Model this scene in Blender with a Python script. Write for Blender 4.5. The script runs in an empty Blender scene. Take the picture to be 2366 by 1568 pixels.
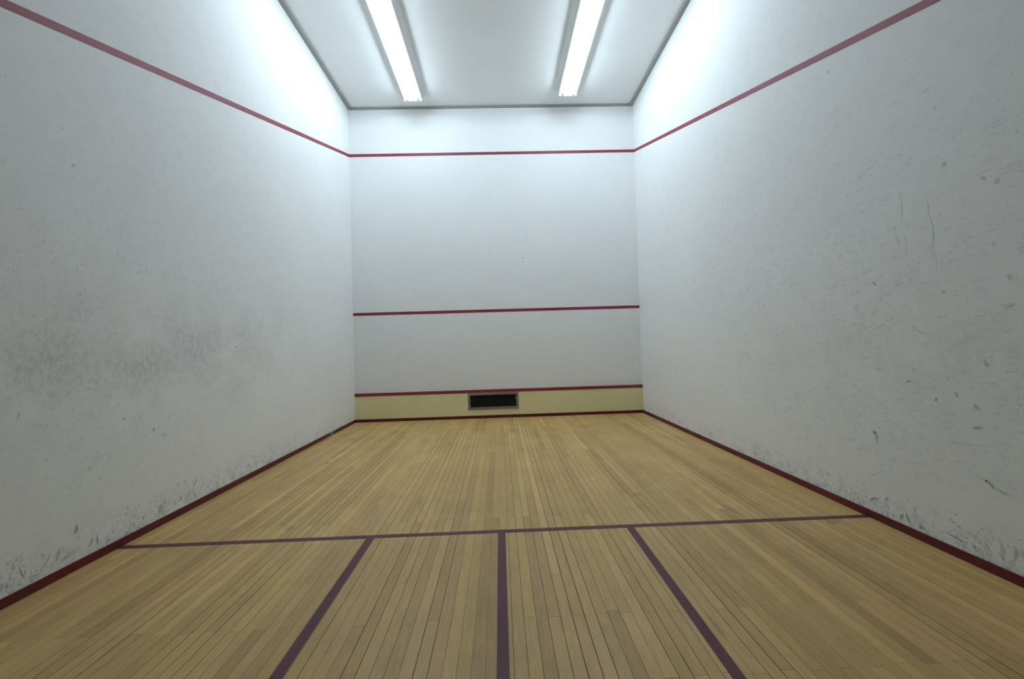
import bpy, bmesh, math, random
from mathutils import Vector, Matrix
random.seed(7)
S = bpy.context.scene
COL = S.collection

# ------------------------------------------------------------------ dimensions (metres)
H = 2.6            # half width of the court
ZC = 5.68          # ceiling height
YB = -9.4          # where the modelled court ends, behind the camera
LW = 0.051         # width of the painted lines
Z_OUT, SLOPE = 4.813, 0.292
Z_SERV = 1.936
Y_SHORT = -4.905
BOARD = 0.057

# ------------------------------------------------------------------ helpers
def obj(name, bm, mat=None, parent=None, smooth=False):
    me = bpy.data.meshes.new(name)
    bmesh.ops.recalc_face_normals(bm, faces=bm.faces[:])
    bm.to_mesh(me); bm.free()
    if mat: me.materials.append(mat)
    if smooth:
        for p in me.polygons: p.use_smooth = True
    o = bpy.data.objects.new(name, me); COL.objects.link(o)
    if parent: o.parent = parent
    return o

def box(bm, x0, x1, y0, y1, z0, z1, bevel=0.0):
    r = bmesh.ops.create_cube(bm, size=1.0)
    vs = r['verts']
    for v in vs:
        v.co = Vector(((x0 + x1) / 2 + v.co.x * (x1 - x0), (y0 + y1) / 2 + v.co.y * (y1 - y0), (z0 + z1) / 2 + v.co.z * (z1 - z0)))
    if bevel > 0:
        es = list({e for v in vs for e in v.link_edges})
        bmesh.ops.bevel(bm, geom=es, offset=bevel, segments=2, affect='EDGES')

def boxobj(name, dims, mat, parent=None, bevel=0.0):
    bm = bmesh.new(); box(bm, *dims, bevel=bevel)
    return obj(name, bm, mat, parent)

def thing(name, label, cat, loc=(0, 0, 0), group=None):
    o = bpy.data.objects.new(name, None); COL.objects.link(o)
    o.location = loc; o.empty_display_size = 0.1
    o['label'] = label; o['category'] = cat
    if group: o['group'] = group
    return o

def tag(o, label, cat, group=None):
    o['label'] = label; o['category'] = cat; o['kind'] = 'thing'
    if group: o['group'] = group
    return o

def struct(o, label=None, cat=None):
    o['kind'] = 'structure'
    if label: o['label'] = label
    if cat: o['category'] = cat
    return o

# ------------------------------------------------------------------ node helpers
class NT:
    def __init__(s, name, rough=0.8, spec=0.3):
        s.m = bpy.data.materials.new(name); s.m.use_nodes = True
        s.t = s.m.node_tree
        s.b = s.t.nodes['Principled BSDF']
        s.b.inputs['Roughness'].default_value = rough
        s.b.inputs['Specular IOR Level'].default_value = spec
        s._c = None
    def n(s, typ, **kw):
        nd = s.t.nodes.new(typ)
        for k, v in kw.items(): setattr(nd, k, v)
        return nd
    def put(s, sock, v):
        if isinstance(v, bpy.types.NodeSocket): s.t.links.new(v, sock)
        else: sock.default_value = v
    def math(s, op, a, b=None, c=None, clamp=False):
        nd = s.n('ShaderNodeMath', operation=op); nd.use_clamp = clamp
        s.put(nd.inputs[0], a)
        if b is not None: s.put(nd.inputs[1], b)
        if c is not None: s.put(nd.inputs[2], c)
        return nd.outputs[0]
    def ramp(s, v, a, b, lo=0.0, hi=1.0, smooth=True):
        nd = s.n('ShaderNodeMapRange'); nd.interpolation_type = 'SMOOTHSTEP' if smooth else 'LINEAR'
        s.put(nd.inputs[0], v)
        for i, x in zip((1, 2, 3, 4), (a, b, lo, hi)): s.put(nd.inputs[i], x)
        return nd.outputs[0]
    def xyz(s, x=0.0, y=0.0, z=0.0):
        nd = s.n('ShaderNodeCombineXYZ')
        for i, v in enumerate((x, y, z)): s.put(nd.inputs[i], v)
        return nd.outputs[0]
    def coord(s):
        if s._c is None:
            tc = s.n('ShaderNodeTexCoord'); sp = s.n('ShaderNodeSeparateXYZ')
            s.t.links.new(tc.outputs['Object'], sp.inputs[0])
            s._c = (tc.outputs['Object'], sp.outputs[0], sp.outputs[1], sp.outputs[2])
        return s._c
    def noise(s, vec, scale=1.0, detail=3.0, rough=0.55, dist=0.0):
        nd = s.n('ShaderNodeTexNoise')
        s.put(nd.inputs['Vector'], vec); nd.inputs['Scale'].default_value = scale
        nd.inputs['Detail'].default_value = detail; nd.inputs['Roughness'].default_value = rough
        nd.inputs['Distortion'].default_value = dist
        return nd.outputs['Fac']
    def vmap(s, vec, loc=(0, 0, 0), rot=0.0, scale=(1, 1, 1), typ='POINT'):
        nd = s.n('ShaderNodeMapping', vector_type=typ)
        s.put(nd.inputs['Vector'], vec)
        nd.inputs['Location'].default_value = loc
        nd.inputs['Rotation'].default_value = (0, 0, rot)
        nd.inputs['Scale'].default_value = scale
        return nd.outputs[0]
    def mixc(s, f, a, b):
        nd = s.n('ShaderNodeMix', data_type='RGBA')
        s.put(nd.inputs[0], f)
        s.put(nd.inputs[6], a if isinstance(a, bpy.types.NodeSocket) else (*a, 1))
        s.put(nd.inputs[7], b if isinstance(b, bpy.types.NodeSocket) else (*b, 1))
        return nd.outputs[2]
    def bump(s, h, strength=0.2, dist=0.002):
        nd = s.n('ShaderNodeBump'); nd.inputs['Strength'].default_value = strength
        nd.inputs['Distance'].default_value = dist
        s.put(nd.inputs['Height'], h)
        s.t.links.new(nd.outputs[0], s.b.inputs['Normal'])

def plain(name, col, rough=0.6, spec=0.4, metal=0.0, var=0.08, scale=12):
    t = NT(name, rough, spec); c = t.coord()
    nz = t.noise(c[0], scale, 4)
    d = tuple(x * (1 - var) for x in col); e = tuple(min(1, x * (1 + var)) for x in col)
    t.put(t.b.inputs['Base Color'], t.mixc(nz, d, e))
    t.b.inputs['Metallic'].default_value = metal
    return t.m

def cells(t, uv, sx, sy, rot, dens, size=(0.10, 0.32), seed=0.0, ring=False):
    """scattered marks: one blob in some of the cells of a stretched lattice; dens = share of cells filled"""
    v = t.vmap(uv, loc=(seed, seed * 1.7, 0), rot=rot, scale=(1, 1, 1))
    v = t.vmap(v, scale=(sx, sy, 1))
    vo = t.n('ShaderNodeTexVoronoi'); vo.voronoi_dimensions = '2D'; vo.feature = 'F1'
    t.put(vo.inputs['Vector'], v); vo.inputs['Scale'].default_value = 1.0
    vo.inputs['Randomness'].default_value = 0.9
    sp = t.n('ShaderNodeSeparateColor'); t.t.links.new(vo.outputs['Color'], sp.inputs[0])
    r = t.ramp(sp.outputs[1], 0, 1, size[0], size[1], smooth=False)
    q = t.math('DIVIDE', vo.outputs['Distance'], r)
    m = t.ramp(q, 0.55, 1.1, 1.0, 0.0)
    if ring:
        m = t.math('MULTIPLY', m, t.ramp(q, 0.35, 0.75, 0.25, 1.0))
    on = t.math('LESS_THAN', sp.outputs[0], dens)
    m = t.math('MULTIPLY', m, on)
    return t.math('MULTIPLY', m, t.ramp(sp.outputs[2], 0, 1, 0.35, 1.0, smooth=False))

def wall_mat(name, axis, marks, side_dirt, level=2, base=(0.895, 0.885, 0.88), bot=1.0, streak=0.0, seed=0.0, fine=1.0):
    t = NT(name, 0.62, 0.22); c = t.coord()
    u, v = c[1 + axis], c[3]
    uv0 = t.xyz(u, v, 0.0)
    # a little wobble so that no mark has a clean outline
    nz = t.n('ShaderNodeTexNoise'); t.put(nz.inputs['Vector'], uv0); nz.inputs['Scale'].default_value = 55; nz.inputs['Detail'].default_value = 2
    wob = t.n('ShaderNodeVectorMath', operation='MULTIPLY_ADD')
    t.put(wob.inputs[0], nz.outputs['Color']); wob.inputs[1].default_value = (0.026, 0.026, 0); wob.inputs[2].default_value = (-0.013, -0.013, 0)
    ad = t.n('ShaderNodeVectorMath', operation='ADD'); t.put(ad.inputs[0], uv0); t.put(ad.inputs[1], wob.outputs[0])
    uv = ad.outputs[0]
    D = None
    def acc(m, k=1.0):
        nonlocal D
        keep = t.math('SUBTRACT', 1.0, t.math('MULTIPLY', m, k))
        D = keep if D is None else t.math('MULTIPLY', D, keep)
    # faint mottling of the paint
    acc(t.ramp(t.noise(uv0, 0.9, 4), 0.35, 0.7), 0.03)
    acc(t.ramp(t.noise(t.vmap(uv0, loc=(seed, 3, 0)), 9, 5, 0.65), 0.45, 0.75), 0.045 * fine)
    acc(t.ramp(t.noise(t.vmap(uv0, loc=(seed, 5, 0)), 38, 3, 0.7), 0.52, 0.74), 0.07 * fine)
    hn = t.math('ADD', t.math('MULTIPLY', t.noise(uv0, 95, 3, 0.6), 1.0), t.math('MULTIPLY', t.noise(uv0, 6, 2), 2.0))
    dark = (0.10, 0.11, 0.11)
    if level == 0:      # clean upper part of the wall, beyond the reach of the marks
        t.put(t.b.inputs['Base Color'], t.mixc(D, dark, base))
        t.bump(hn, 0.22, 0.0016)
        return t.m
    # where balls and rackets hit: lower half of the wall
    low = t.math('MULTIPLY', t.ramp(v, 3.3, 1.5, 0.0, 1.0), t.ramp(v, 0.02, 0.35, 0.45, 1.0))
    if axis == 1:
        near = t.ramp(u, -1.0, -5.2, 0.25, 1.0)
        low = t.math('MULTIPLY', low, near)
    else:
        low = t.math('MULTIPLY', low, 0.4)
    patch = t.ramp(t.noise(t.vmap(uv0, loc=(seed * 2, 1, 0)), 1.3, 3), 0.36, 0.66, 0.25, 1.0)
    dens = t.math('MULTIPLY', low, patch)
    if level == 1:
        acc(cells(t, uv, 15, 15, 0, t.math('MULTIPLY', dens, 0.30), (0.06, 0.22), 1 + seed), 0.17)
        acc(cells(t, uv, 40, 30, 0.2, t.math('MULTIPLY', dens, 0.40), (0.12, 0.40), 5 + seed), 0.14)
        if streak:
            acc(cells(t, uv, 9, 75, 0.10, t.math('MULTIPLY', dens, 0.32 * streak), (0.10, 0.45), 13 + seed), 0.17)
            acc(cells(t, uv, 13, 80, -0.24, t.math('MULTIPLY', dens, 0.28 * streak), (0.10, 0.45), 17 + seed), 0.16)
    # the grey band worn at about chest height
    if side_dirt and level == 1:
        for (zc, zw, y0, y1, k) in side_dirt:
            b = t.math('MULTIPLY', t.ramp(v, zc - zw, zc, 0, 1), t.ramp(v, zc + zw, zc, 0, 1))
            b = t.math('MULTIPLY', b, t.ramp(u, y0, y1, 0, 1))
            g = t.ramp(t.noise(t.vmap(uv0, loc=(seed, 7, 0)), 2.1, 5, 0.6), 0.33, 0.68)
            g2 = t.ramp(t.noise(t.vmap(uv0, loc=(seed, 9, 0), scale=(1, 0.8, 1)), 24, 4, 0.75), 0.38, 0.66, 0.35, 1.0)
            acc(t.math('MULTIPLY', t.math('MULTIPLY', b, g), g2), k)
    # black scuffs of shoes and rackets just above the baseboard
    if bot and level == 2:
        g = t.ramp(v, 0.30, 0.05, 0.0, 1.0)
        if axis == 1:
            g = t.math('MULTIPLY', g, t.ramp(u, -2.6, -4.2, 0.30, 1.0))
            cl = t.ramp(t.noise(t.xyz(u, 0.0, seed), 2.6, 2), 0.38, 0.62, 0.15, 1.0)
            g = t.math('MULTIPLY', g, cl)
        for (sx, sy, rot, dn, k, sd) in ((50, 18, 0.30, 0.58, 0.50, 2), (34, 60, -0.3, 0.45, 0.44, 6), (56, 36, -0.6, 0.45, 0.38, 8)):
            acc(cells(t, uv, sx, sy, rot, t.math('MULTIPLY', g, dn * bot), (0.16, 0.46), sd + seed), k)
        sm = t.ramp(t.noise(t.vmap(uv0, loc=(seed, 2, 0)), 11, 5, 0.7), 0.44, 0.72)
        acc(t.math('MULTIPLY', sm, t.ramp(v, 0.34, 0.04, 0.0, 1.0)), 0.26 * bot)
    t.put(t.b.inputs['Base Color'], t.mixc(D, dark, base))
    t.bump(hn, 0.22, 0.0016)
    return t.m

# ------------------------------------------------------------------ wall marks read off the plaster
LM = [(-3.533,1.356,0,.018,.014,.55),(-5.178,2.484,0,.022,.02,.28),(-4.583,.735,0,.018,.016,.55),(-4.843,.858,0,.02,.018,.35),
      (-5.51,.984,70,.03,.012,.35),(-4.478,.668,5,.055,.02,.22),(-2.893,.181,-55,.06,.010,.35),(-4.15,.205,65,.062,.010,.55),
      (-4.135,.225,62,.035,.012,.3),(-4.316,.125,60,.035,.026,.5),(-4.26,.105,20,.05,.02,.3),(-4.155,.102,85,.03,.013,.6),
      (-4.534,.124,75,.05,.018,.55),(-5.198,.244,85,.045,.018,.6),(-5.06,.118,80,.05,.012,.6),(-5.10,.12,60,.045,.02,.5),
      (-5.304,.139,60,.06,.02,.45),(-5.26,.10,30,.05,.02,.4),(-5.50,.135,-70,.06,.009,.6),(-5.44,.085,-20,.05,.010,.5),
      (-5.38,.13,60,.07,.010,.5),(-5.148,1.688,40,.022,.018,.3),(-4.7,1.9,0,.02,.02,.2),(-3.0,1.45,0,.012,.012,.3)]
RM = [(-5.537,2.244,0,.024,.024,.35),(-5.734,2.091,20,.022,.018,.35),(-5.797,2.053,0,.022,.022,.35),(-4.711,3.309,60,.025,.012,.45),
      (-5.25,2.08,88,.14,.006,.22),(-5.23,1.90,88,.16,.006,.22),(-5.275,1.85,92,.12,.005,.22),(-5.42,2.02,88,.12,.006,.26),
      (-5.44,1.86,88,.16,.007,.26),(-5.46,1.70,89,.10,.005,.2),(-5.038,1.634,60,.028,.016,.4),(-5.5,1.52,0,.02,.02,.35),
      (-5.256,.981,0,.026,.011,.7),(-5.428,.887,0,.016,.016,.75),(-5.549,.928,60,.030,.014,.5),(-5.652,.874,60,.034,.014,.5),
      (-4.996,.575,75,.07,.018,.45),(-4.975,.615,20,.04,.014,.35),(-5.652,.757,-20,.05,.015,.4),(-5.832,1.552,0,.02,.02,.35),
      (-5.83,1.41,-30,.035,.014,.35),(-5.709,1.111,60,.03,.02,.4),(-5.703,.469,30,.04,.02,.4),(-5.76,.45,20,.045,.012,.35),(-5.66,.49,20,.05,.012,.25),
      (-4.959,.135,-35,.06,.016,.65),(-5.06,.17,-50,.03,.022,.5),(-5.171,.095,-60,.04,.018,.6),(-5.215,.10,60,.04,.02,.6),
      (-5.302,.08,0,.04,.02,.6),(-4.05,.13,75,.04,.014,.5),(-4.02,.16,90,.03,.012,.35),(-4.28,.12,80,.03,.015,.35),
      (-5.49,.115,-5,.05,.009,.55),(-5.53,.10,-5,.05,.010,.55),(-5.606,.098,0,.018,.018,.65),(-5.74,.15,80,.06,.018,.35),
      (-5.80,.15,85,.05,.02,.45),(-4.881,1.484,10,.05,.012,.22),(-5.1,1.35,-25,.10,.008,.2),(-5.35,1.3,20,.10,.010,.2),
      (-5.6,.66,-18,.20,.007,.22),(-5.0,.33,-20,.12,.008,.22),(-5.62,1.22,-12,.12,.008,.22)]
FM = [(.57,3.251,0,.015,.013,.75),(.488,2.88,0,.032,.013,.55),(.65,2.92,20,.07,.012,.14),(.2,2.6,0,.03,.03,.10),(-.1,3.0,60,.03,.02,.12),
      (.9,2.2,0,.03,.02,.10),(-1.0,1.2,0,.02,.02,.12),(.1,1.1,0,.015,.02,.15)]
def levels(*a, **k):
    return [wall_mat(*a, level=l, **k) for l in (0, 1, 2)]
M_front = levels('white plaster front wall', 0, FM, None, bot=0, seed=0.3, fine=0.5)
M_left = levels('white plaster left wall', 1, LM, [(1.35, 0.85, -1.2, -4.4, 0.24), (1.2, 0.45, -2.0, -4.2, 0.10)], seed=2.1, bot=1.25)
M_right = levels('white plaster right wall', 1, RM, [(1.15, 0.85, -2.6, -5.4, 0.14)], streak=1.0, seed=5.7, bot=1.2)

# ------------------------------------------------------------------ plain materials
t = NT('ceiling paint', 0.8, 0.15); c = t.coord()
nz = t.ramp(t.noise(c[0], 1.1, 4), 0.35, 0.7)
sp = t.ramp(t.noise(c[0], 16, 3), 0.66, 0.74)
base = t.mixc(nz, (0.84, 0.845, 0.84), (0.87, 0.87, 0.865))
t.put(t.b.inputs['Base Color'], t.mixc(t.math('MULTIPLY', sp, 0.10), base, (0.35, 0.36, 0.36)))
M_ceil = t.m
M_red = plain('red wall line paint', (0.25, 0.034, 0.050), 0.5, 0.35)
M_base = plain('dark red baseboard paint', (0.115, 0.008, 0.010), 0.42, 0.4, var=0.2, scale=6)
M_rail = plain('red strip paint', (0.24, 0.032, 0.034), 0.5, 0.35)
M_floorline = plain('maroon floor line paint', (0.110, 0.029, 0.040), 0.5, 0.3, var=0.12, scale=30)
M_tin = plain('pale yellow tin paint', (0.80, 0.72, 0.40), 0.55, 0.3, var=0.04, scale=3)
M_trim = plain('grey ceiling trim', (0.33, 0.335, 0.32), 0.6, 0.3)
M_alu = plain('dull aluminium', (0.27, 0.26, 0.225), 0.45, 0.5, metal=0.5)
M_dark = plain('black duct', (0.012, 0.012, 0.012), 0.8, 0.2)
M_mesh = plain('dark wire mesh', (0.030, 0.029, 0.028), 0.6, 0.4)
M_house = plain('white lamp housing', (0.60, 0.62, 0.61), 0.5, 0.3, var=0.02)
# baseboard of the left wall has a spot where the paint has chipped off to grey
t = NT('chipped dark red baseboard paint', 0.42, 0.4); c = t.coord()
q = t.vmap(c[0], loc=(-2.585, -1.151, 0.03), scale=(1.0, 0.085, 0.028), typ='TEXTURE')
L = t.n('ShaderNodeVectorMath', operation='LENGTH'); t.put(L.inputs[0], q)
m1 = t.ramp(t.math('ADD', L.outputs['Value'], t.math('MULTIPLY', t.noise(c[0], 60, 2), 0.5)), 0.7, 1.3, 1, 0)
q = t.vmap(c[0], loc=(-2.585, -0.95, 0.03), scale=(1.0, 0.30, 0.05), typ='TEXTURE')
L2 = t.n('ShaderNodeVectorMath', operation='LENGTH'); t.put(L2.inputs[0], q)
m2 = t.ramp(L2.outputs['Value'], 0.5, 1.2, 0.75, 0)
nz = t.noise(c[0], 6, 4)
cc = t.mixc(nz, (0.092, 0.006, 0.008), (0.138, 0.010, 0.012))
cc = t.mixc(m2, cc, (0.045, 0.022, 0.020))
t.put(t.b.inputs['Base Color'], t.mixc(m1, cc, (0.26, 0.24, 0.25)))
M_base_left = t.m

def emis(name, col, st):
    m = bpy.data.materials.new(name); m.use_nodes = True
    nt = m.node_tree; nt.nodes.remove(nt.nodes['Principled BSDF'])
    e = nt.nodes.new('ShaderNodeEmission'); e.inputs[0].default_value = (*col, 1); e.inputs[1].default_value = st
    nt.links.new(e.outputs[0], nt.nodes['Material Output'].inputs[0])
    return m
LAMP = 44.5
M_lamp = emis('glowing fluorescent tube', (0.705, 0.882, 1.0), LAMP)
M_refl = plain('white enamel reflector', (0.86, 0.88, 0.88), 0.35, 0.4, var=0.01)
M_cap = plain('white lamp end cap', (0.86, 0.90, 0.90), 0.4, 0.3, var=0.02)

# ------------------------------------------------------------------ room shell
T = 0.18
def mark_mat(k):
    d = 0.885 * (1 - k) + 0.09 * k
    return plain('scuff mark %02d' % int(k * 100), (d, d * 1.0, d * 0.985), 0.7, 0.2, var=0.10, scale=60)
MARKS = [mark_mat(k) for k in (0.10, 0.20, 0.32, 0.45, 0.60)]
KS = (0.10, 0.20, 0.32, 0.45, 0.60)
def add_marks(bm, marks, side, rng, slot0):
    """the scuffs that can be told apart one by one: ragged films lying on the plaster, paler towards the rim"""
    def put(u, v, off):
        if side == 0: return (u, -off, v)
        return (side * (H - off), u, v)
    for (mu, mv, ang, ru, rv, k) in marks:
        a = math.radians(ang); N = 18
        ph = [rng.uniform(0, 6.28) for _ in range(4)]
        for ring, (sc, kk) in enumerate(((0.95, k * 0.50), (0.62, k * 1.0))):
            slot = slot0 + min(range(5), key=lambda q: abs(KS[q] - kk))
            vs = []
            for n in range(N):
                t_ = 2 * math.pi * n / N
                r = sc * (1 + 0.16 * math.sin(2 * t_ + ph[0]) + 0.13 * math.sin(3 * t_ + ph[1]) + 0.12 * math.sin(5 * t_ + ph[2]) + rng.uniform(-0.08, 0.08))
                x = ru * 0.78 * r * math.cos(t_); y = rv * 0.72 * r * math.sin(t_)
                y += 0.10 * ru * math.sin(x / max(ru, 1e-4) * 2.4 + ph[3])
                vs.append(bm.verts.new(put(mu + x * math.cos(a) - y * math.sin(a), mv + x * math.sin(a) + y * math.cos(a), 0.0004 + 0.0004 * ring)))
            f_ = bm.faces.new(vs); f_.material_index = slot
            f_.normal_update()
            want = Vector((0, -1, 0)) if side == 0 else Vector((-side, 0, 0))
            if f_.normal.dot(want) < 0: f_.normal_flip()
def wall(name, x0, x1, y0, y1, cuts_z, mats, pick, label, marks, side):
    bm = bmesh.new(); box(bm, x0, x1, y0, y1, -0.05, ZC + 0.1)
    for z in cuts_z:
        bmesh.ops.bisect_plane(bm, geom=bm.verts[:] + bm.edges[:] + bm.faces[:], plane_co=Vector((0, 0, z)), plane_no=Vector((0, 0, 1)))
    bmesh.ops.recalc_face_normals(bm, faces=bm.faces[:])
    for f_ in bm.faces: f_.material_index = pick(f_.calc_center_median())
    add_marks(bm, marks, side, random.Random(len(name)), len(mats))
    me = bpy.data.meshes.new(name); bm.to_mesh(me); bm.free()
    o = bpy.data.objects.new(name, me); COL.objects.link(o)
    for m in list(mats) + MARKS: me.materials.append(m)
    return struct(o, label, 'wall')
side = lambda c: 0 if c.z > 3.33 else (1 if c.z > 0.37 else 2)
wall('wall_front', -H - T, H + T, 0.0, T, (3.33, 0.55), M_front[:2], lambda c: 0 if (c.z > 3.33 or c.z < 0.55) else 1, 'white front wall with the service line and a yellow tin', FM, 0)
wall('wall_left', -H - T, -H, YB, 0.0, (3.33, 0.37), M_left, side, 'scuffed white left wall under a sloping red line', LM, -1)
wall('wall_right', H, H + T, YB, 0.0, (3.33, 0.37), M_right, side, 'streaked white right wall under a sloping red line', RM, 1)
struct(boxobj('ceiling', (-H, H, YB, 0.0, ZC, ZC + 0.1), M_ceil), 'pale grey ceiling carrying the strip lights', 'ceiling')

# floor: strip boards, each with its own tone, on a dark bed
bm = bmesh.new()
box(bm, -H, H, YB, 0.0, -0.05, -0.004)
tone = bm.verts.layers.float_color.new('board')
for v in bm.verts: v[tone] = (0, 0, 0, 1)
n0 = int(math.floor(-H / BOARD)) - 1; n1 = int(math.ceil(H / BOARD)) + 1
for i in range(n0, n1):
    xa = max(-H, i * BOARD - 0.018); xb = min(H, (i + 1) * BOARD - 0.018)
    if xb - xa < 0.004: continue
    off = -5.88 if i % 2 == 0 else -6.29
    if random.random() < 0.16: off += random.choice((0.42, -0.40, 0.8))
    ys = [0.0]
    k = 12
    while True:
        y = off + 1.63 * k + random.uniform(-0.012, 0.012); k -= 1
        if y >= -0.25: continue
        if y <= YB: break
        if random.random() < 0.12: continue
        ys.append(y)
    ys.append(YB)
    g = random.choice((0.0005, 0.0006, 0.0008, 0.0010, 0.0015, 0.0020))
    drift = random.gauss(0, 0.10)
    for ya, yb in zip(ys[:-1], ys[1:]):
        before = set(bm.verts)
        box(bm, xa + g, xb - g, yb + 0.0007, ya - 0.0007, -0.012, 0.0)
        tv = min(1, max(0, random.gauss(0.5, 0.20) + drift)); hue = random.random()
        for v in bm.verts:
            if v not in before: v[tone] = (tv, hue, random.random() if False else (i * 0.137) % 1.0, 1)
t = NT('strip wood floor', 0.42, 0.38); c = t.coord()
at = t.n('ShaderNodeAttribute'); at.attribute_name = 'board'
sp = t.n('ShaderNodeSeparateColor'); t.t.links.new(at.outputs['Color'], sp.inputs[0])
tv, hue, ph = sp.outputs[0], sp.outputs[1], sp.outputs[2]
light = (0.665, 0.428, 0.158); dk = (0.435, 0.262, 0.092)
col = t.mixc(tv, dk, light)
col = t.mixc(t.math('MULTIPLY', t.ramp(hue, 0.6, 1.0), 0.35), col, (0.52, 0.305, 0.13))
col = t.mixc(t.math('MULTIPLY', t.ramp(hue, 0.3, 0.0), 0.35), col, (0.60, 0.405, 0.115))
gv = t.xyz(t.math('ADD', t.math('MULTIPLY', c[1], 1.0), ph), t.math('MULTIPLY', c[2], 0.045), t.math('MULTIPLY', tv, 3.0))
gr = t.noise(gv, 190, 4, 0.6)
gr2 = t.noise(t.xyz(t.math('ADD', c[1], ph), t.math('MULTIPLY', c[2], 0.12), tv), 45, 3, 0.6, 0.6)
gm = t.math('MULTIPLY', t.ramp(gr, 0.3, 0.72, 1.08, 0.90, False), t.ramp(gr2, 0.35, 0.7, 1.05, 0.92, False))
wear = t.ramp(t.noise(c[0], 1.6, 4, 0.6), 0.35, 0.68, 1.04, 0.93)
dirt = t.ramp(t.noise(t.vmap(c[0], scale=(1, 0.35, 1)), 7, 5, 0.7), 0.55, 0.78, 0.0, 0.30)
bl = t.ramp(t.noise(t.vmap(c[0], scale=(1, 0.12, 1)), 13, 4, 0.7), 0.60, 0.75, 0.0, 0.35)
mul = t.n('ShaderNodeVectorMath', operation='SCALE'); t.put(mul.inputs[0], col); t.put(mul.inputs['Scale'], t.math('MULTIPLY', gm, wear))
col = t.mixc(dirt, mul.outputs[0], (0.25, 0.185, 0.12))
col = t.mixc(bl, col, (0.30, 0.27, 0.20))
# a few stains
for (sx, sy, ang, ru, rv, k) in ((-2.011, -2.808, 25, .035, .05, .55), (1.72, -4.67, 10, .02, .16, .35), (-.68, -4.25, 5, .02, .16, .25), (2.28, -4.98, 0, .05, .05, .4), (-1.55, -4.7, 5, .03, .05, .3), (.95, -6.0, 0, .02, .1, .18)):
    q = t.vmap(c[0], loc=(sx, sy, 0), rot=math.radians(ang), scale=(ru, rv, 1), typ='TEXTURE')
    L = t.n('ShaderNodeVectorMath', operation='LENGTH'); t.put(L.inputs[0], q)
    col = t.mixc(t.ramp(L.outputs['Value'], 0.4, 1.2, k, 0.0), col, (0.06, 0.05, 0.04))
bed = t.math('LESS_THAN', c[3], -0.002)
col = t.mixc(bed, col, (0.030, 0.020, 0.010))
t.put(t.b.inputs['Base Color'], col)
t.put(t.b.inputs['Roughness'], t.ramp(t.noise(c[0], 3, 4), 0.3, 0.7, 0.38, 0.52))
t.bump(gr, 0.05, 0.0005)
struct(obj('floor', bm, t.m), 'worn strip wood floor running to the front wall', 'floor')

# baseboards
BH, BD = 0.052, 0.012
def skirting(name, x0, x1, y0, y1, m, label):
    bm = bmesh.new(); box(bm, x0, x1, y0, y1, 0.0, BH, bevel=0.002)
    struct(obj(name, bm, m), label, 'baseboard')
TY = -0.03
skirting('baseboard_left', -H, -H + BD, YB, TY - BD, M_base_left, 'dark red baseboard along the left wall')
skirting('baseboard_right', H - BD, H, YB, TY - BD, M_base, 'dark red baseboard along the right wall')
skirting('baseboard_front', -H, H, TY - BD, TY, M_base, 'dark red baseboard under the yellow tin')
# grey trims between walls and ceiling
def trim(name, x0, x1, y0, y1, label):
    bm = bmesh.new(); box(bm, x0, x1, y0, y1, ZC - 0.035, ZC, bevel=0.003)
    struct(obj(name, bm, M_trim), label, 'trim')
trim('trim_1', -H, -H + 0.06, YB, 0, 'grey trim between ceiling and left wall')
trim('trim_2', H - 0.06, H, YB, 0, 'grey trim between ceiling and right wall')
trim('trim_3', -H + 0.06, H - 0.06, -0.03, 0, 'grey trim between ceiling and front wall')

# ------------------------------------------------------------------ the tin with its vent
VX0, VX1, VZ0, VZ1 = -0.579, 0.330, 0.160, 0.452
tin = thing('tin_board', 'pale yellow tin along the foot of the front wall, red strip on top', 'tin', (0, 0, 0))
bm = bmesh.new()
zt0 = 0.461; TB = -0.001
box(bm, -H, VX0 + .02, TY, TB, BH, zt0); box(bm, VX1 - .02, 2.505, TY, TB, BH, zt0)
box(bm, VX0 + .02, VX1 - .02, TY, TB, BH, VZ0 + .02); box(bm, VX0 + .02, VX1 - .02, TY, TB, VZ1 - .02, zt0)
obj('panel', bm, M_tin, tin)
boxobj('end_panel', (2.508, H - 0.001, TY, TB, BH, zt0), M_tin, tin, 0.0008)
r = boxobj('top_strip', (-H + 0.001, H - 0.001, TY - 0.006, TB, zt0, 0.512), M_rail, tin, 0.002); r['label'] = 'red strip along the top edge'
vent = thing('air_vent', 'dark rectangular vent with a metal frame, set in the yellow tin', 'vent', ((VX0 + VX1) / 2, TY, VZ0))
def vchild(name, bm, m, par=vent):
    bmesh.ops.translate(bm, verts=bm.verts[:], vec=-Vector(vent.location))
    return obj(name, bm, m, par)
bm = bmesh.new(); F = 0.042; y0, y1 = TY - 0.012, TY + 0.001
for d in ((VX0, VX1, VZ0, VZ0 + F), (VX0, VX1, VZ1 - F * .9, VZ1), (VX0, VX0 + F, VZ0 + F, VZ1 - F * .9), (VX1 - F, VX1, VZ0 + F, VZ1 - F * .9)):
    box(bm, d[0], d[1], y0, y1, d[2], d[3], bevel=0.003)
vchild('frame', bm, M_alu)
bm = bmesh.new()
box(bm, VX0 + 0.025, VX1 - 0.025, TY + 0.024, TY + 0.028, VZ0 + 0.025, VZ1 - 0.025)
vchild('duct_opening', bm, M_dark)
bm = bmesh.new()
nx = 44
for k in range(nx + 1):
    x = VX0 + F + (VX1 - VX0 - 2 * F) * k / nx
    box(bm, x - 0.0016, x + 0.0016, TY + 0.008, TY + 0.011, VZ0 + 0.03, VZ1 - 0.03)
for k in range(13):
    z = VZ0 + F + (VZ1 - VZ0 - 2 * F) * k / 12
    box(bm, VX0 + 0.03, VX1 - 0.03, TY + 0.0115, TY + 0.014, z - 0.0016, z + 0.0016)
vchild('mesh_screen', bm, M_mesh)
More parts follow.
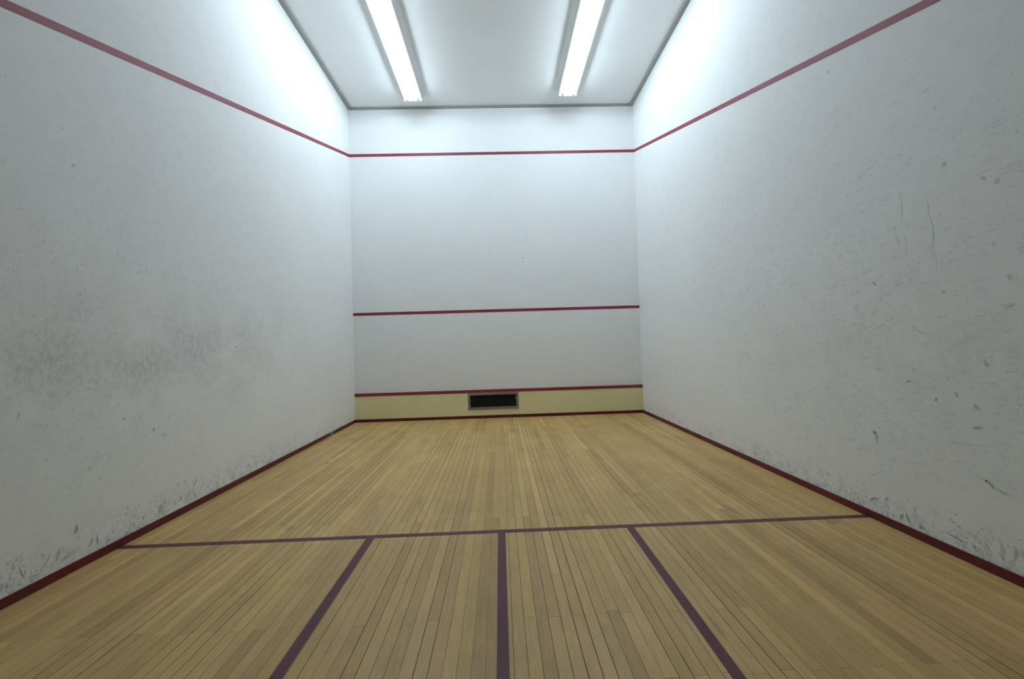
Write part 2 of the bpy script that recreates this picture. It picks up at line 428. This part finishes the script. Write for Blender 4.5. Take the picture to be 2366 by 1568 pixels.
bm = bmesh.new()   # small bent tab at the right of the opening
pts = [(VX1 - F - .016, .352), (VX1 - F - .004, .372), (VX1 - F + .004, .362), (VX1 - F + .004, .318), (VX1 - F - .008, .326)]
a = [bm.verts.new((x, TY - .014, z)) for x, z in pts]; b = [bm.verts.new((x, TY - .010, z)) for x, z in pts]
bm.faces.new(a); bm.faces.new(b[::-1])
for i in range(5): bm.faces.new((a[i], b[i], b[(i + 1) % 5], a[(i + 1) % 5]))
vchild('bent_tab', bm, M_alu)

# ------------------------------------------------------------------ court lines
def strip_wall(name, x0, x1, z, label):
    bm = bmesh.new(); box(bm, x0, x1, -0.003, 0, z - LW / 2, z + LW / 2)
    return tag(obj(name, bm, M_red), label, 'line marking', 'red lines on the walls')
strip_wall('boundary_line', -H, H, Z_OUT, 'thin red line high across the front wall, just below the ceiling')
strip_wall('service_line', -H, H, Z_SERV, 'thin red line across the middle of the front wall')
def slope_line(side, label):
    bm = bmesh.new(); x0 = side * H; x1 = side * (H - 0.003)
    vs = []
    for y in (0.0, YB + 0.0):
        zc = max(Z_OUT + SLOPE * y, 2.1)
        for x in (x0, x1):
            for dz in (-LW / 2, LW / 2): vs.append(bm.verts.new((x, y, zc + dz)))
    f = lambda *i: bm.faces.new([vs[k] for k in i])
    f(0, 1, 3, 2); f(4, 6, 7, 5); f(0, 2, 6, 4); f(1, 5, 7, 3); f(2, 3, 7, 6); f(0, 4, 5, 1)
    return tag(obj('boundary_line', bm, M_red), label, 'line marking', 'red lines on the walls')
slope_line(-1, 'broad red line sloping down along the left wall')
slope_line(1, 'broad red line sloping down along the right wall')
def floor_line(name, x0, x1, y0, y1, label):
    bm = bmesh.new(); box(bm, x0, x1, y0, y1, 0.0002, 0.0012)
    return tag(obj(name, bm, M_floorline), label, 'line marking', 'maroon lines on the floor')
floor_line('short_line', -H + BD, H - BD, Y_SHORT - LW / 2, Y_SHORT + LW / 2, 'maroon line painted across the wood floor from wall to wall')
for nm, x, lb in (('service_box_line', -0.9015, 'maroon floor line left of the middle one, running back from the cross line'),
                  ('half_court_line', -0.005, 'middle maroon floor line of the three running back from the cross line'),
                  ('service_box_line', 0.887, 'maroon floor line right of the middle one, running back from the cross line')):
    floor_line(nm, x - LW / 2, x + LW / 2, YB, Y_SHORT - LW / 2, lb)

# ------------------------------------------------------------------ strip lights
FL = 3.30
HB = -0.080      # underside of the tray
def make_light(x, y, label, group):
    """fixture whose front end is at y, running back towards the camera"""
    t_ = thing('ceiling_light', label, 'ceiling light', (x, y, ZC), group)
    def prism(bm, prof, ya, yb):
        A = [bm.verts.new((px, ya, pz)) for px, pz in prof]; B = [bm.verts.new((px, yb, pz)) for px, pz in prof]
        bm.faces.new(A); bm.faces.new(B[::-1]); n = len(prof)
        for i in range(n): bm.faces.new((A[i], B[i], B[(i + 1) % n], A[(i + 1) % n]))
    # tray with sloping sides, wider at the ceiling
    bm = bmesh.new(); prism(bm, [(-0.225, 0), (-0.222, -0.012), (-0.158, HB), (0.158, HB), (0.222, -0.012), (0.225, 0)], 0.0, -FL)
    obj('housing', bm, M_house, t_)
    bm = bmesh.new(); prism(bm, [(-0.155, HB), (-0.150, HB - 0.004), (-0.02, HB - 0.004), (0.0, HB - 0.016), (0.02, HB - 0.004), (0.150, HB - 0.004), (0.155, HB)], -0.012, -FL + 0.012)
    obj('reflector', bm, M_refl, t_)
    for sx in (-0.085, 0.085):
        bm = bmesh.new(); N = 20; rings = []
        for yy in (-0.075, -FL + 0.075):
            rings.append([bm.verts.new((sx + 0.019 * math.cos(2 * math.pi * k / N), yy, HB - 0.030 + 0.019 * math.sin(2 * math.pi * k / N))) for k in range(N)])
        for k in range(N): bm.faces.new((rings[0][k], rings[0][(k + 1) % N], rings[1][(k + 1) % N], rings[1][k]))
        bm.faces.new(rings[0][::-1]); bm.faces.new(rings[1])
        obj('tube', bm, M_lamp, t_, smooth=True)
    for yy, d in ((0.0, -1), (-FL, 1)):
        bm = bmesh.new()
        prism(bm, [(-0.157, HB), (-0.150, HB - 0.046), (-0.03, HB - 0.052), (0.0, HB - 0.040), (0.03, HB - 0.052), (0.150, HB - 0.046), (0.157, HB)], yy, yy + d * 0.010)
        for sx in (-0.085, 0.085):
            r_ = bmesh.ops.create_cone(bm, cap_ends=True, segments=16, radius1=0.021, radius2=0.019, depth=0.065)
            for v in r_['verts']:
                x_, y_, z_ = v.co; v.co = Vector((sx + x_, yy + d * (0.0425) + z_ * d, HB - 0.030 + y_))
        obj('lamp_holder', bm, M_cap, t_)
    return t_
def copy_tree(o, loc, label):
    c = o.copy(); COL.objects.link(c); c.location = loc; c['label'] = label
    for ch in list(o.children):
        k = ch.copy(); COL.objects.link(k); k.parent = c
    return c
G = 'twin tube strip lights on the ceiling'
l1 = make_light(-1.352, -0.42, 'glowing white strip light on the ceiling near the left wall', G)
copy_tree(l1, (1.318, -0.51, ZC), 'glowing white strip light on the ceiling near the right wall')

# ------------------------------------------------------------------ world
w = bpy.data.worlds.new('World'); S.world = w; w.use_nodes = True
w.node_tree.nodes['Background'].inputs[0].default_value = (0.8, 0.9, 1.0, 1)
w.node_tree.nodes['Background'].inputs[1].default_value = 0.004

# ------------------------------------------------------------------ camera
yaw, pitch, roll, f = 0.0285, 0.0155, 0.0300, 1014.2
def cam_vec(X, D, U):
    c_, s_ = math.cos(pitch), math.sin(pitch)
    Y = c_ * D - s_ * U; Z = s_ * D + c_ * U
    c_, s_ = math.cos(yaw), math.sin(yaw)
    return Vector((c_ * X + s_ * Y, -s_ * X + c_ * Y, Z))
cr, sr = math.cos(roll), math.sin(roll)
R = cam_vec(cr, 0, -sr); U = cam_vec(sr, 0, cr); Fw = cam_vec(0, 1, 0)
cam = bpy.data.cameras.new('camera'); co = bpy.data.objects.new('camera', cam); COL.objects.link(co)
M = Matrix.Identity(4)
for i in range(3): M[i][0], M[i][1], M[i][2] = R[i], U[i], -Fw[i]
M.translation = Vector((0.019, -7.9695, 1.2792))
co.matrix_world = M
cam.sensor_width = 36.0; cam.lens = 36.0 * f / 2366.0; cam.clip_start = 0.05
S.camera = co

S.view_settings.view_transform = 'Standard'
S.view_settings.look = 'None'
S.view_settings.exposure = 0.0
S.view_settings.gamma = 1.0
S.view_settings.use_curve_mapping = False
S.cycles.use_denoising = True
S.cycles.use_adaptive_sampling = True
S.cycles.adaptive_threshold = 0.02
S.cycles.adaptive_min_samples = 12
S.cycles.max_bounces = 8
S.cycles.diffuse_bounces = 5
